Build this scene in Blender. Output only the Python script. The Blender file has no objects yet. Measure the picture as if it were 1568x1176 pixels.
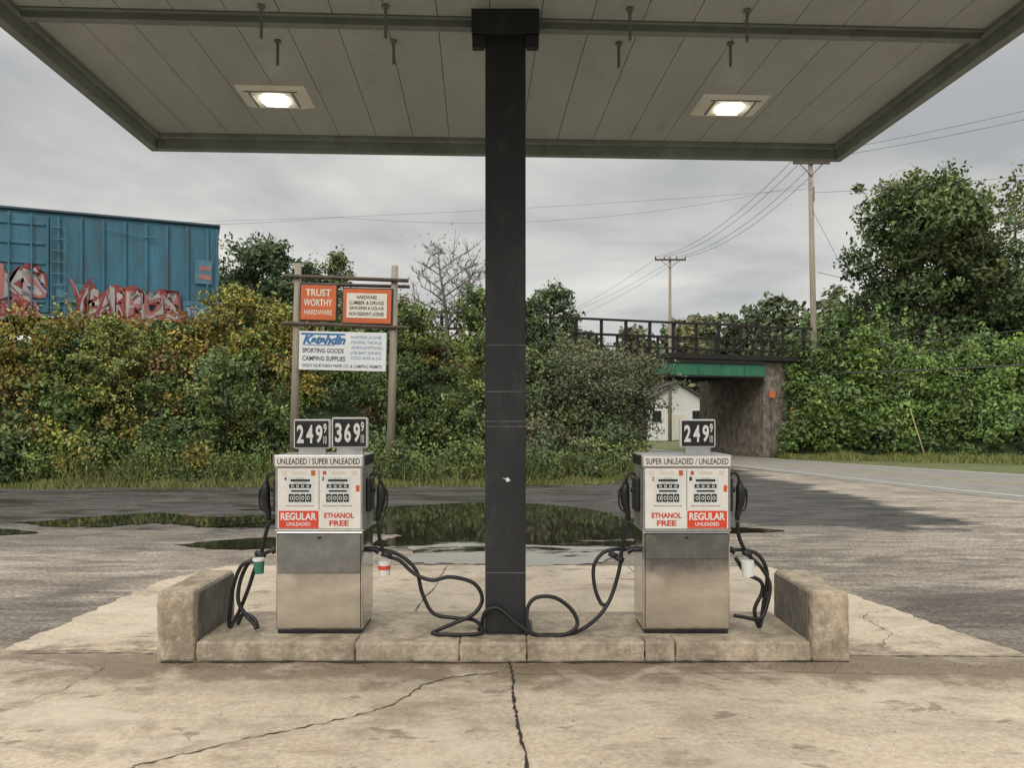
import bpy, math, random
import numpy as np
from mathutils import Vector, Matrix
random.seed(7); rng=np.random.default_rng(7)
scene=bpy.context.scene
scene.view_settings.view_transform='Standard'; scene.view_settings.look='None'; scene.view_settings.exposure=0
COL=scene.collection

# ------------------------------------------------------------------ materials
class NT:
    def __init__(s,name):
        s.m=bpy.data.materials.new(name); s.m.use_nodes=True; s.t=s.m.node_tree
        s.b=s.t.nodes['Principled BSDF']; s.out=s.t.nodes['Material Output']
        s.tc=s.t.nodes.new('ShaderNodeTexCoord')
    def n(s,ty,**kw):
        nd=s.t.nodes.new('ShaderNode'+ty)
        for k,v in kw.items(): setattr(nd,k,v)
        return nd
    def l(s,a,b): s.t.links.new(a,b)
    def noise(s,scale,detail=4,rough=.6,stretch=None,dist=0,co='Object'):
        nd=s.n('TexNoise'); nd.inputs['Scale'].default_value=scale; nd.inputs['Detail'].default_value=detail
        nd.inputs['Roughness'].default_value=rough; nd.inputs['Distortion'].default_value=dist
        src=s.tc.outputs[co]
        if stretch:
            mp=s.n('Mapping'); mp.inputs['Scale'].default_value=stretch; s.l(src,mp.inputs['Vector']); src=mp.outputs[0]
        s.l(src,nd.inputs['Vector']); return nd.outputs[0]
    def ramp(s,src,stops):
        r=s.n('ValToRGB'); e=r.color_ramp.elements
        while len(e)<len(stops): e.new(.5)
        for i,(p,c) in enumerate(stops):
            e[i].position=p
            e[i].color=(c,c,c,1) if isinstance(c,(int,float)) else (*c,1)
        s.l(src,r.inputs[0]); return r.outputs[0]
    def mix(s,f,a,b,mode='MIX'):
        m=s.n('MixRGB',blend_type=mode)
        for i,v in ((0,f),(1,a),(2,b)):
            if isinstance(v,(int,float)): m.inputs[i].default_value=v if i==0 else (v,v,v,1)
            elif isinstance(v,tuple): m.inputs[i].default_value=(*v,1)
            else: s.l(v,m.inputs[i])
        return m.outputs[0]
    def math(s,op,a,b=0.0):
        m=s.n('Math',operation=op)
        for i,v in ((0,a),(1,b)):
            if isinstance(v,(int,float)): m.inputs[i].default_value=v
            else: s.l(v,m.inputs[i])
        return m.outputs[0]
    def maprange(s,v,a,b,c=0.,d=1.):
        m=s.n('MapRange'); m.interpolation_type='SMOOTHSTEP'; s.l(v,m.inputs[0])
        for i,x in enumerate((a,b,c,d)): m.inputs[i+1].default_value=x
        return m.outputs[0]
    def xyz(s):
        sp=s.n('SeparateXYZ'); s.l(s.tc.outputs['Object'],sp.inputs[0]); return sp.outputs
    def bump(s,h,st=.3,dist=.01):
        b=s.n('Bump'); b.inputs['Strength'].default_value=st; b.inputs['Distance'].default_value=dist
        s.l(h,b.inputs['Height']); s.l(b.outputs[0],s.b.inputs['Normal'])
    def base(s,c):
        if isinstance(c,tuple): s.b.inputs['Base Color'].default_value=(*c,1)
        else: s.l(c,s.b.inputs['Base Color'])
    def rough(s,r):
        if isinstance(r,(int,float)): s.b.inputs['Roughness'].default_value=r
        else: s.l(r,s.b.inputs['Roughness'])

def paint(name,c,rough=.5,var=.25,scale=6,metal=0,bump=0,stretch=None,dirt=None,dth=(.52,.72)):
    m=NT(name); n=m.noise(scale,3,.65,stretch)
    a=tuple(x*(1-var) for x in c); b=tuple(min(1,x*(1+var*.6)) for x in c)
    col=m.ramp(n,[(.3,a),(.7,b)])
    if dirt:
        n2=m.noise(scale*2.7,5,.75,stretch); col=m.mix(m.ramp(n2,[(dth[0],0.),(dth[1],.75)]),col,dirt)
    m.base(col); m.rough(m.ramp(n,[(.2,max(0,rough-.1)),(.8,min(1,rough+.12))])); m.b.inputs['Metallic'].default_value=metal
    if bump: m.bump(m.noise(scale*12,2),bump,.005)
    return m.m

def mat_concrete(name,c,pad=False,stain=None):
    m=NT(name)
    big=m.noise(.6,4,.65); mid=m.noise(3.2,6,.72); fine=m.noise(30,4,.7); spk=m.noise(55,1,.5)
    col=m.ramp(big,[(.35,tuple(x*.80 for x in c)),(.5,c),(.65,tuple(min(1,x*1.12) for x in c))])
    col=m.mix(m.ramp(mid,[(.38,.45),(.52,0.)]),col,tuple(x*.62 for x in c))
    col=m.mix(.4,col,m.ramp(fine,[(.35,.28),(.5,.5),(.65,.72)]),'OVERLAY')
    col=m.mix(m.ramp(spk,[(.70,0.),(.76,.5)]),col,(.10,.09,.08))
    if stain:
        sn=m.noise(4.5,6,.75,(1,1,.6)); col=m.mix(m.ramp(sn,[(.42,0.),(.60,.8)]),col,stain)
    if pad:
        x,y,z=m.xyz()
        st=m.noise(.75,6,.7,(1,1.9,1),.6)
        col=m.mix(m.ramp(st,[(.53,0.),(.64,.6)]),col,(.25,.185,.125))
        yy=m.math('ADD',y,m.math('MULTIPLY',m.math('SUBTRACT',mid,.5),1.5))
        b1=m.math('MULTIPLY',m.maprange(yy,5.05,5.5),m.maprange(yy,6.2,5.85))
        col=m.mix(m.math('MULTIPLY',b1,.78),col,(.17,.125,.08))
        sp=m.noise(1.3,5,.65,(1,1.5,1),.6)
        col=m.mix(m.ramp(sp,[(.38,.45),(.47,0.)]),col,(.70,.62,.50))
        oil=m.noise(1.9,5,.65,(1,1.6,1),.6)
        col=m.mix(m.ramp(oil,[(.62,0.),(.66,.62)]),col,(.17,.13,.10))
        # faint tyre tracks running along the island
        for yc in (4.55,5.15):
            wob=m.math('ADD',y,m.math('MULTIPLY',m.noise(.5,2,.5),.5))
            tk=m.math('MULTIPLY',m.maprange(wob,yc+.14,yc+.22),m.maprange(wob,yc+.42,yc+.34))
            col=m.mix(m.math('MULTIPLY',tk,m.ramp(m.noise(2.2,4,.7),[(.42,0.),(.6,.30)])),col,(.16,.135,.11))
    m.base(col); m.rough(m.ramp(mid,[(.3,.6),(.7,.92)]))
    m.bump(m.mix(.5,fine,mid),.28,.010)
    return m.m

def mat_lot():
    m=NT('lot_gravel_asphalt'); x,y,z=m.xyz()
    big=m.noise(.35,5,.7,(1,1.8,1)); mid=m.noise(1.1,6,.72,(.7,1.8,1),.8); fine=m.noise(22,4,.75); spk=m.noise(38,2,.7)
    light=m.ramp(big,[(.35,(.19,.16,.13)),(.5,(.28,.24,.192)),(.65,(.36,.31,.25))])
    light=m.mix(m.ramp(mid,[(.42,.75),(.53,0.)]),light,(.12,.10,.086))
    tr=m.noise(1.6,5,.7,(.35,2.0,1),1.2)
    light=m.mix(m.ramp(tr,[(.52,0.),(.60,.55)]),light,(.45,.395,.32))
    dark=m.ramp(mid,[(.38,(.024,.022,.021)),(.5,(.052,.047,.043)),(.62,(.085,.077,.069))])
    wob=m.math('MULTIPLY',m.math('SUBTRACT',big,.5),6.0)
    wob=m.math('ADD',wob,m.math('MULTIPLY',m.math('SUBTRACT',mid,.5),2.2))
    yy=m.math('ADD',y,wob)
    xx=m.math('ADD',x,m.math('MULTIPLY',wob,.5))
    mask=m.math('MULTIPLY',m.maprange(yy,12.4,12.9),m.maprange(xx,8.2,7.6))
    lft=m.math('MULTIPLY',m.maprange(yy,10.4,11.2),m.maprange(xx,-1.8,-3.0))
    mask=m.math('MAXIMUM',mask,m.math('MULTIPLY',lft,.5))
    mask=m.math('MAXIMUM',mask,m.math('MULTIPLY',m.math('MULTIPLY',m.maprange(xx,3.2,4.0),m.maprange(yy,8.6,7.8)),.5))
    mask=m.math('MAXIMUM',mask,m.math('MULTIPLY',m.math('MULTIPLY',m.maprange(xx,-3.4,-4.2),m.maprange(yy,7.8,7.2)),.35))
    near=m.maprange(y,4.0,2.0)  # unseen lot below frame, darkened for the dark band reflected in pump doors
    mask=m.math('MAXIMUM',mask,near)
    col=m.mix(mask,light,dark)
    col=m.mix(.8,col,m.ramp(fine,[(.36,.18),(.5,.5),(.64,.82)]),'OVERLAY')
    col=m.mix(m.ramp(spk,[(.60,0.),(.68,.4)]),col,(.40,.355,.30))
    wet=m.ramp(m.noise(.7,6,.75,(.45,1.7,1),.6),[(.5,0.),(.56,1.)])
    wet2=m.math('MULTIPLY',wet,mask)
    col=m.mix(m.math('MULTIPLY',wet2,.55),col,(.016,.015,.014))
    m.base(col)
    m.rough(m.mix(wet2,.9,.30))
    m.bump(m.mix(.4,fine,spk),.45,.015)
    return m.m

def mat_foliage():
    m=NT('leaf_foliage'); at=m.n('Attribute'); at.attribute_name='Col'
    m.l(at.outputs['Color'],m.b.inputs['Base Color']); m.rough(.6)
    m.b.inputs['Specular IOR Level'].default_value=.2
    return m.m

def mat_water():
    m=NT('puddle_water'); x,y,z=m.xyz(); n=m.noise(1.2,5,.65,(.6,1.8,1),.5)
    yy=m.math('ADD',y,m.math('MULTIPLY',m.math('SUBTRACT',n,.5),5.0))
    skyrefl=m.math('MULTIPLY',m.maprange(yy,11.0,10.5),m.maprange(x,-3,-2))  # pale near end: white sky reflection painted into the water colour
    m.base(m.mix(skyrefl,(.024,.021,.015),(.48,.46,.42))); m.rough(m.mix(skyrefl,.03,.22)); m.b.inputs['IOR'].default_value=1.36
    m.b.inputs['Specular IOR Level'].default_value=.65
    m.bump(m.noise(5,3,.5,(1,2,1)),.08,.004); return m.m

def mat_steel():
    m=NT('brushed_stainless'); st=m.noise(40,3,.6,(1,1,.04)); d=m.noise(1.6,5,.65,(1,1,2.2),.3)
    m.base(m.ramp(d,[(.35,(.46,.44,.41)),(.65,(.66,.635,.59))])); m.b.inputs['Metallic'].default_value=1
    m.rough(m.ramp(m.noise(5,6,.7),[(.38,.07),(.65,.20)]))
    m.bump(m.mix(.06,m.noise(1.5,2,.4,(1,1,1.3)),st),.32,.045); return m.m

def emis(name,c,s):
    m=NT(name); m.b.inputs['Emission Color'].default_value=(*c,1); m.b.inputs['Emission Strength'].default_value=s; m.base(c); return m.m

M={}
M['conc']=mat_concrete('concrete_pad',(.60,.505,.385),True)
M['curb']=mat_concrete('concrete_curb',(.48,.405,.305),stain=(.22,.175,.13))
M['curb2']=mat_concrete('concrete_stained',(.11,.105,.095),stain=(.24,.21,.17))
M['abut']=mat_concrete('old_concrete',(.27,.235,.19),stain=(.07,.06,.052))
M['lot']=mat_lot()
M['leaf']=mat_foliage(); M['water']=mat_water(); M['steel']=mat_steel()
M['white']=paint('white_enamel',(.82,.80,.76),.35,.08,8,dirt=(.55,.5,.42),dth=(.58,.8))
M['signwhite']=paint('sign_white',(.72,.74,.75),.5,.08,3)
M['dark']=paint('dark_plastic',(.02,.02,.022),.4,.3)
M['rubber']=paint('black_rubber',(.014,.014,.015),.45,.3)
M['col']=paint('black_column_paint',(.018,.020,.022),.5,.35,3,dirt=(.05,.05,.048),stretch=(1,1,.4))
M['scuff']=paint('scuffed_tape',(.13,.13,.125),.6,.6,14)
M['ceil']=paint('canopy_panel',(.37,.395,.375),.5,.10,1.5,dirt=(.29,.30,.27),stretch=(1,.4,1))
M['ceilb']=paint('canopy_fascia',(.20,.225,.212),.55,.2,2.5,dirt=(.12,.11,.09))
M['void']=paint('gap_dark',(.03,.03,.03),.9)
M['groove']=paint('panel_groove',(.09,.09,.085),.9)
M['red']=paint('red_label',(.72,.07,.03),.45,.1)
M['redtx']=paint('red_lettering',(.6,.05,.03),.5,.05)
M['blk']=paint('black_lettering',(.02,.02,.02),.5,.05)
M['wht']=paint('white_lettering',(.8,.8,.78),.5,.03)
M['grn']=paint('green_cup',(.05,.22,.14),.5,.2)
M['lcd']=paint('lcd_black',(.03,.035,.03),.2,.1)
M['alu']=paint('aluminium_trim',(.5,.5,.49),.35,.15,10,metal=.8)
M['lamp']=emis('lamp_lens',(1,.93,.76),16)
M['lampbox']=paint('lamp_housing',(.72,.72,.64),.5,.1)
M['wood2']=paint('pole_wood',(.32,.275,.22),.85,.3,4,stretch=(6,6,.3),bump=.3)
M['log']=paint('dark_timber',(.11,.085,.065),.85,.35,5)
M['orange']=paint('orange_sign',(.58,.12,.03),.5,.15,2,dirt=(.4,.13,.06))
M['cream']=paint('cream_panel',(.72,.68,.58),.5,.08)
M['blue']=paint('blue_lettering',(.04,.16,.36),.5,.15)
M['car']=paint('boxcar_blue',(.04,.16,.24),.55,.3,1.3,dirt=(.055,.09,.105),stretch=(1,1,.25),dth=(.48,.64))
M['car2']=paint('boxcar_blue_faded',(.07,.19,.255),.6,.3,3,dirt=(.05,.10,.13))
M['roof']=paint('boxcar_roof',(.05,.09,.12),.6,.3)
M['gpink']=paint('graffiti_red',(.27,.045,.035),.6,.35,2,dirt=(.12,.05,.06))
M['gwht']=paint('graffiti_white',(.40,.38,.38),.6,.3,2,dirt=(.2,.22,.25))
M['gor']=paint('graffiti_orange',(.36,.13,.045),.6,.3,2,dirt=(.2,.1,.07))
M['gpk']=paint('graffiti_pink',(.38,.15,.15),.6,.3,2,dirt=(.2,.1,.1))
M['iron']=paint('rusty_iron',(.016,.014,.013),.75,.5,4,dirt=(.05,.028,.018))
M['green']=paint('green_girder',(.03,.17,.095),.6,.25,2,dirt=(.04,.07,.04))
M['bark']=paint('tree_bark',(.075,.06,.047),.9,.4,6)
M['barkl']=paint('pale_bark',(.2,.18,.155),.9,.3,6)
M['siding']=paint('white_siding',(.72,.72,.70),.6,.06,1)
M['shingle']=paint('roof_shingle',(.10,.10,.105),.9,.3,8)
M['glass']=paint('window_dark',(.03,.035,.04),.1,.1)
M['yellow']=paint('yellow_paint',(.5,.36,.06),.5,.2)
M['sleeve']=paint('faded_yellow',(.55,.5,.25),.5,.2)
M['road']=paint('road_asphalt',(.23,.215,.19),.85,.2,1.5,bump=.3,dirt=(.14,.13,.12))
M['line']=paint('road_line_white',(.5,.5,.48),.7,.2,4)
M['soil']=paint('embankment_soil',(.04,.058,.02),.95,.6,3)
M['grassg']=paint('grass_ground',(.12,.135,.05),.95,.45,1.2,bump=.4)
M['crack']=paint('crack_dirt',(.045,.038,.03),.95,.4,9)
M['wire']=paint('wire_black',(.05,.05,.05),.6,.1)

# ------------------------------------------------------------------ helpers
def empty(name,loc=(0,0,0),rz=0):
    e=bpy.data.objects.new(name,None); COL.objects.link(e); e.location=loc; e.rotation_euler=(0,0,rz)
    e.empty_display_size=.2
    return e
def par(o,p,local=False):
    if p is None: return o
    o.parent=p
    if not local:
        o.matrix_parent_inverse=(Matrix.Translation(p.location)@p.rotation_euler.to_matrix().to_4x4()).inverted()
    return o
class MB:
    def __init__(s): s.v=[]; s.f=[]; s.mi=[]; s.cur=0
    def addf(s,f): s.f.append(f); s.mi.append(s.cur)
    def box(s,x0,x1,y0,y1,z0,z1):
        b=len(s.v); s.v+=[(x,y,z) for z in (z0,z1) for y in (y0,y1) for x in (x0,x1)]
        for f in ((0,2,3,1),(4,5,7,6),(0,1,5,4),(2,6,7,3),(0,4,6,2),(1,3,7,5)): s.addf([b+i for i in f])
    def prism(s,pts,z0,z1):
        b=len(s.v); n=len(pts)
        s.v+=[(p[0],p[1],z0) for p in pts]+[(p[0],p[1],z1) for p in pts]
        s.addf([b+i for i in range(n)][::-1]); s.addf([b+n+i for i in range(n)])
        for i in range(n): j=(i+1)%n; s.addf([b+i,b+j,b+n+j,b+n+i])
    def tube(s,pts,rad,n=8,cap=True):
        pts=[Vector(p) for p in pts]; m=len(pts)
        if not hasattr(rad,'__len__'): rad=[rad]*m
        prev=None; b=len(s.v)
        for i,p in enumerate(pts):
            t=(pts[min(i+1,m-1)]-pts[max(i-1,0)])
            if t.length<1e-9: t=Vector((0,0,1))
            t.normalize()
            if prev is None:
                a=Vector((0,0,1)) if abs(t.z)<.9 else Vector((1,0,0)); u=t.cross(a).normalized()
            else:
                u=prev-t*prev.dot(t)
                u=u.normalized() if u.length>1e-6 else t.orthogonal().normalized()
            prev=u; w=t.cross(u)
            for k in range(n):
                a=2*math.pi*k/n; s.v.append(tuple(p+(u*math.cos(a)+w*math.sin(a))*rad[i]))
        for i in range(m-1):
            for k in range(n):
                k2=(k+1)%n; s.addf([b+i*n+k,b+i*n+k2,b+(i+1)*n+k2,b+(i+1)*n+k])
        if cap: s.addf([b+k for k in range(n)][::-1]); s.addf([b+(m-1)*n+k for k in range(n)])
    def obj(s,name,mats,parent=None,bevel=0,smooth=False,local=False):
        me=bpy.data.meshes.new(name); me.from_pydata(s.v,[],s.f); me.validate()
        if not isinstance(mats,(list,tuple)): mats=[mats]
        for m in mats: me.materials.append(m)
        if smooth: me.polygons.foreach_set('use_smooth',[True]*len(me.polygons))
        o=bpy.data.objects.new(name,me); COL.objects.link(o); par(o,parent,local)
        if bevel:
            bv=o.modifiers.new('bevel','BEVEL'); bv.width=bevel; bv.segments=2; bv.limit_method='ANGLE'
        return o
def box(name,c,mat,parent=None,bevel=0,local=False):
    b=MB(); b.box(*c); return b.obj(name,mat,parent,bevel,local=local)
def roughen(o,strength=.02,size=.12,lv=5):
    s=o.modifiers.new('sub','SUBSURF'); s.subdivision_type='SIMPLE'; s.levels=lv; s.render_levels=lv
    t=bpy.data.textures.new('chips','CLOUDS'); t.noise_scale=size; t.noise_depth=4
    d=o.modifiers.new('disp','DISPLACE'); d.texture=t; d.strength=strength; d.mid_level=.5; d.texture_coords='LOCAL'
    return o
def catmull(P,k=10):
    P=[Vector(p) for p in P]; Q=[P[0]*2-P[1]]+P+[P[-1]*2-P[-2]]; out=[]
    for i in range(1,len(Q)-2):
        for j in range(k):
            t=j/k; a,b,c,d=Q[i-1:i+3]
            out.append(.5*((2*b)+(c-a)*t+(2*a-5*b+4*c-d)*t*t+(3*b-a-3*c+d)*t**3))
    out.append(P[-1]); return out
def text(body,x0,x1,z0,z1,y,mat,parent,local=False,name='lettering',off=0.0,shear=0.,wav=None):
    cu=bpy.data.curves.new('t','FONT'); cu.body=body; cu.offset=off; cu.extrude=.0; cu.align_x='CENTER'; cu.resolution_u=3
    cu.space_line=.85; cu.shear=shear
    if wav: cu.space_character=.86
    o=bpy.data.objects.new('t',cu); COL.objects.link(o); bpy.context.view_layer.update()
    me=bpy.data.meshes.new_from_object(o.evaluated_get(bpy.context.evaluated_depsgraph_get()))
    bpy.data.objects.remove(o)
    n=len(me.vertices); a=np.empty(n*3); me.vertices.foreach_get('co',a); a=a.reshape(-1,3)
    mn=a.min(0); mx=a.max(0)
    b=np.empty_like(a); u=(a[:,0]-mn[0])/(mx[0]-mn[0]); v=(a[:,1]-mn[1])/(mx[1]-mn[1])
    if wav:
        uu=u+.02*np.sin(v*6+u*23+wav)+.01*np.sin(v*13+u*51); v=v+(.2*np.sin(u*17+wav)+.14*np.sin(u*41+wav*2))*(v-.3)+.08*np.sin(u*29+wav); u=uu
    b[:,0]=x0+u*(x1-x0); b[:,2]=z0+v*(z1-z0); b[:,1]=y
    me.vertices.foreach_set('co',b.ravel()); me.materials.clear(); me.materials.append(mat)
    ob=bpy.data.objects.new(name,me); COL.objects.link(ob); par(ob,parent,local); return ob
def sheet(name,pts,z,mat,parent=None):
    me=bpy.data.meshes.new(name); me.from_pydata([(p[0],p[1],z) for p in pts],[],[list(range(len(pts)))]); me.materials.append(mat)
    o=bpy.data.objects.new(name,me); COL.objects.link(o); par(o,parent); return o

def quads(name,V,C,mat,parent=None):
    n=len(V); me=bpy.data.meshes.new(name); me.vertices.add(n*4); me.loops.add(n*4); me.polygons.add(n)
    me.vertices.foreach_set('co',V.astype(np.float32).ravel()); me.loops.foreach_set('vertex_index',np.arange(n*4,dtype=np.int32))
    me.polygons.foreach_set('loop_start',np.arange(0,n*4,4,dtype=np.int32)); me.update(calc_edges=True)
    ca=me.color_attributes.new(name='Col',type='FLOAT_COLOR',domain='POINT')
    cc=np.ones((n,4,4),np.float32); cc[:,:,:3]=C[:,None,:]; ca.data.foreach_set('color',cc.ravel())
    me.materials.append(mat); o=bpy.data.objects.new(name,me); COL.objects.link(o); par(o,parent); return o
def leafverts(P,S,asp=.55,up=.35):
    n=len(P); t=rng.normal(size=(n,3)); t/=np.linalg.norm(t,axis=1,keepdims=True)
    nn=rng.normal(size=(n,3)); nn[:,2]+=up*2; nn[:,1]-=up
    b=np.cross(nn,t); b/=np.linalg.norm(b,axis=1,keepdims=True)+1e-9
    S=S[:,None]; return np.stack([P-t*S,P+b*S*asp,P+t*S,P-b*S*asp],1)
def clump(center,r,n,sub=7,flat=.85):
    c=np.array(center); d=rng.normal(size=(sub,3)); d/=np.linalg.norm(d,axis=1,keepdims=True)
    sc=c+d*r*np.array([.62,.62,.65*flat])*rng.uniform(.4,1.35,(sub,1)); sr=r*rng.uniform(.20,.56,sub)
    k=rng.integers(0,sub,n); q=rng.normal(size=(n,3)); q/=np.linalg.norm(q,axis=1,keepdims=True)
    q[:,2]=np.where(q[:,2]<-.3,-q[:,2],q[:,2])
    return sc[k]+q*(sr[k]*rng.uniform(.5,1.3,n))[:,None]
GREENS=[(.086,.125,.042),(.105,.15,.047),(.066,.10,.044),(.135,.165,.052),(.088,.125,.057)]
YEL=[(.24,.21,.055),(.26,.20,.05),(.19,.20,.052),(.22,.20,.058)]
def leafcol(base,n,v=.38):
    c=np.array(base)[None,:]*rng.uniform(1-v,1+v,(n,1))*rng.uniform(.88,1.12,(n,3)); return c*1.36

# ------------------------------------------------------------------ terrain
sheet('ground',[(-600,-500),(600,-500),(600,900),(-600,900)],-.012,M['grassg'])
bx=[-45,-30,-12,0,2.8,3.8,4.8,5.4]; by=[12,15.5,20.6,21.2,22.2,24.5,29,32]
tx=[-45,-30,-15.7,-9.9,-2,1.4,5.4]; ty=[13.5,18,22.7,25.0,28.5,30.8,33]
lotb=[(4.9,30.5),(4.3,27),(3.6,24),(2.6,21.9),(0,20.9),(-6,20.6),(-12,20.1),(-20,17.8),(-30,15),(-45,11.4)]
lb=[]; random.seed(3); w=0
for i in range(len(lotb)-1):
    p,q=lotb[i],lotb[i+1]; k=max(1,int(math.hypot(q[0]-p[0],q[1]-p[1])/.25))
    for j in range(k): w=w*.85+random.uniform(-.13,.13); t=j/k; lb.append((p[0]+(q[0]-p[0])*t,p[1]+(q[1]-p[1])*t+w))
lb.append(lotb[-1])
lot=[(-45,-25),(30,-25),(22,0),(14.5,10),(11.4,16.8),(9.4,24),(7.7,30)]+lb
sheet('parking_lot',lot,.0,M['lot'])
rl=catmull([(26,-10,0),(14.3,10,0),(11.2,16.8,0),(8.9,26,0),(6.4,36,0),(2.5,46,0),(-6,62,0),(-30,90,0)],8)
rr_=catmull([(44,-10,0),(25,12,0),(17.2,23.6,0),(13.2,31,0),(10.9,37,0),(7.6,46,0),(0,62,0),(-22,92,0)],8)
def strip(name,A,B,z,mat):
    v=[(p.x,p.y,z) for p in A]+[(p.x,p.y,z) for p in B]; n=len(A)
    me=bpy.data.meshes.new(name); me.from_pydata(v,[],[[i,n+i,n+i+1,i+1] for i in range(n-1)]); me.materials.append(mat)
    o=bpy.data.objects.new(name,me); COL.objects.link(o); return o
strip('road',rl,rr_,.006,M['road'])
def lerp2(a,b,t): return [p*(1-t)+q*t for p,q in zip(a,b)]
strip('road_edge_line',lerp2(rl,rr_,.10),lerp2(rl,rr_,.12),.011,M['line'])
strip('road_edge_line',lerp2(rl,rr_,.93),lerp2(rl,rr_,.95),.011,M['line'])
strip('road_centre_line',lerp2(rl,rr_,.50),lerp2(rl,rr_,.515),.011,M['yellow'])

def emb(name,xs,bxx,byy,txx,tyy,H,flat=7):
    V=[];F=[];nv=15
    for i,x in enumerate(xs):
        b=np.interp(x,bxx,byy); t=np.interp(x,txx,tyy)
        for j in range(nv):
            if j<=9:
                q=j/9; y=b+(t-b)*q; z=H*(q*q*(3-2*q))+.12*math.sin(x*3.1+j*1.7)*math.sin(q*math.pi)
            elif j<=11: y=t+flat*(j-9)/2; z=H
            else: y=t+flat+(j-11)*2.2; z=H*(1-(j-11)/3)
            V.append((x,y,max(z,-.02)-.02*(j==0)))
    for i in range(len(xs)-1):
        for j in range(nv-1): a=i*nv+j; F.append([a,a+nv,a+nv+1,a+1])
    me=bpy.data.meshes.new(name); me.from_pydata(V,[],F); me.materials.append(M['soil']); o=bpy.data.objects.new(name,me); COL.objects.link(o)
emb('embankment',np.linspace(-45,5.4,60),bx,by,tx,ty,4.1)
bx2=[12.9,16,22,35,60]; by2=[35.3,33.6,30.6,26.5,20]; tx2=[12.9,18,30,60]; ty2=[36.2,37.2,38,36]
emb('embankment',np.linspace(12.9,60,50),bx2,by2,tx2,ty2,4.4)

# ------------------------------------------------------------------ concrete pad, cracks, puddles
pad=[(-8,2.7),(8,2.7),(8,5.75),(3.93,5.83),(3.55,7.6),(3.13,9.35),(0,9.5),(-3.5,9.42),(-3.9,8.6),(-3.97,5.97),(-8,5.9)]
pp=[]
for i,p in enumerate(pad):
    q=pad[(i+1)%len(pad)]; k=int(max(1,math.hypot(q[0]-p[0],q[1]-p[1])/.10))
    for j in range(k):
        t=j/k; w=.03 if 0<j else 0
        pp.append((p[0]+(q[0]-p[0])*t+random.uniform(-w,w),p[1]+(q[1]-p[1])*t+random.uniform(-w,w)))
sheet('concrete_pavement',pp,.008,M['conc'])
def crack(P,w,z=.013,jit=.02,k=14):
    b=MB(); C=catmull([(x,y,0) for x,y in P],k); n=len(C)
    L=[];R=[];off=0
    for i,p in enumerate(C):
        t=(C[min(i+1,n-1)]-C[max(i-1,0)]).normalized(); s=Vector((-t.y,t.x,0)); off=off*.75+random.uniform(-jit,jit)
        ww=w*random.uniform(.15,1.3)*.5; c=p+s*off; L.append(c+s*ww); R.append(c-s*ww)
    b.v=[(p.x,p.y,z) for p in L]+[(p.x,p.y,z) for p in R]; b.f=[[i,n+i,n+i+1,i+1] for i in range(n-1)]; b.mi=[0]*(n-1)
    return b
def merge(bs):
    r=MB()
    for b in bs:
        o=len(r.v); r.v+=b.v
        for f in b.f: r.addf([o+i for i in f])
    return r
cr=[crack([(-1.97,4.0),(-1.45,4.35),(-1.05,4.6),(-.75,4.9),(-.5,5.3),(-.1,5.45)],.013),
    crack([(-2.3,3.6),(-1.97,4.0)],.012),
    crack([(.09,3.2),(.08,4.0),(.03,4.6),(.0,5.0),(.0,5.4),(-.02,5.72)],.022,jit=.006),
    crack([(-3.9,5.9),(-3.2,5.93),(-2.64,5.9)],.012,jit=.008),
    crack([(2.55,5.86),(3.2,5.84),(3.9,5.83)],.012,jit=.008),
    crack([(-3.97,5.95),(-3.0,6.0),(-2.7,6.0)],.008,jit=.01),
    crack([(-3.3,4.6),(-3.0,5.1),(-2.95,5.6)],.005),
    crack([(-.86,6.66),(-.9,7.4),(-.84,8.2),(-.8,9.4)],.012,jit=.01),
    crack([(1.4,6.66),(1.5,7.6),(1.42,9.4)],.01,jit=.01),
    crack([(.0,5.45),(.8,5.42),(2.,5.47),(3.4,5.4)],.005,jit=.012),
    crack([(-2.6,5.70),(-1.4,5.705),(0,5.69),(1.2,5.705),(2.5,5.70)],.045,jit=.008),
    crack([(2.9,6.1),(3.2,6.5),(3.2,7.0),(3.6,7.3)],.006)]
merge(cr).obj('pavement_cracks',M['crack'])
def grit(name,gx,gy,z,smin,smax,cols,h=.5):
    n=len(gx); P=np.stack([gx,gy,np.full(n,z)],1); a=rng.uniform(0,6.28,n); s=rng.uniform(smin,smax,n)
    V=np.stack([P+np.stack([np.cos(a+k*1.57)*s*(1 if k%2 else .6),np.sin(a+k*1.57)*s*(1 if k%2 else .6),s*h*(k%2)],1) for k in range(4)],1)
    quads(name,V,np.array(cols)[rng.integers(0,len(cols),n)]*rng.uniform(.7,1.2,(n,1)),M['leaf'])
n=2400; gx=rng.uniform(-5,5,n); gy=np.where(rng.random(n)<.6,5.66-np.abs(rng.normal(0,.11,n)),rng.uniform(3.5,9,n))
ok=~((gx>-2.66)&(gx<2.53)&(gy>5.68)&(gy<6.7)); grit('pavement_grit',gx[ok],gy[ok],.0165,.003,.009,[(.06,.05,.035),(.14,.09,.04),(.07,.06,.05),(.5,.46,.4)])
n=22000; gx=rng.uniform(-14,10,n); gy=rng.uniform(9.7,20.3,n); dens=.5+.5*np.sin(gx*.9+np.sin(gy*1.3)*2)*np.sin(gy*1.7+gx*.3)
ok=(rng.random(n)<(.15+.85*dens))&((gx<8)|(gy<14))
grit('gravel',gx[ok],gy[ok],.004,.005,.016,[(.10,.09,.08),(.16,.14,.12),(.24,.21,.18),(.36,.32,.27),(.05,.05,.045)],.3)
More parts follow.
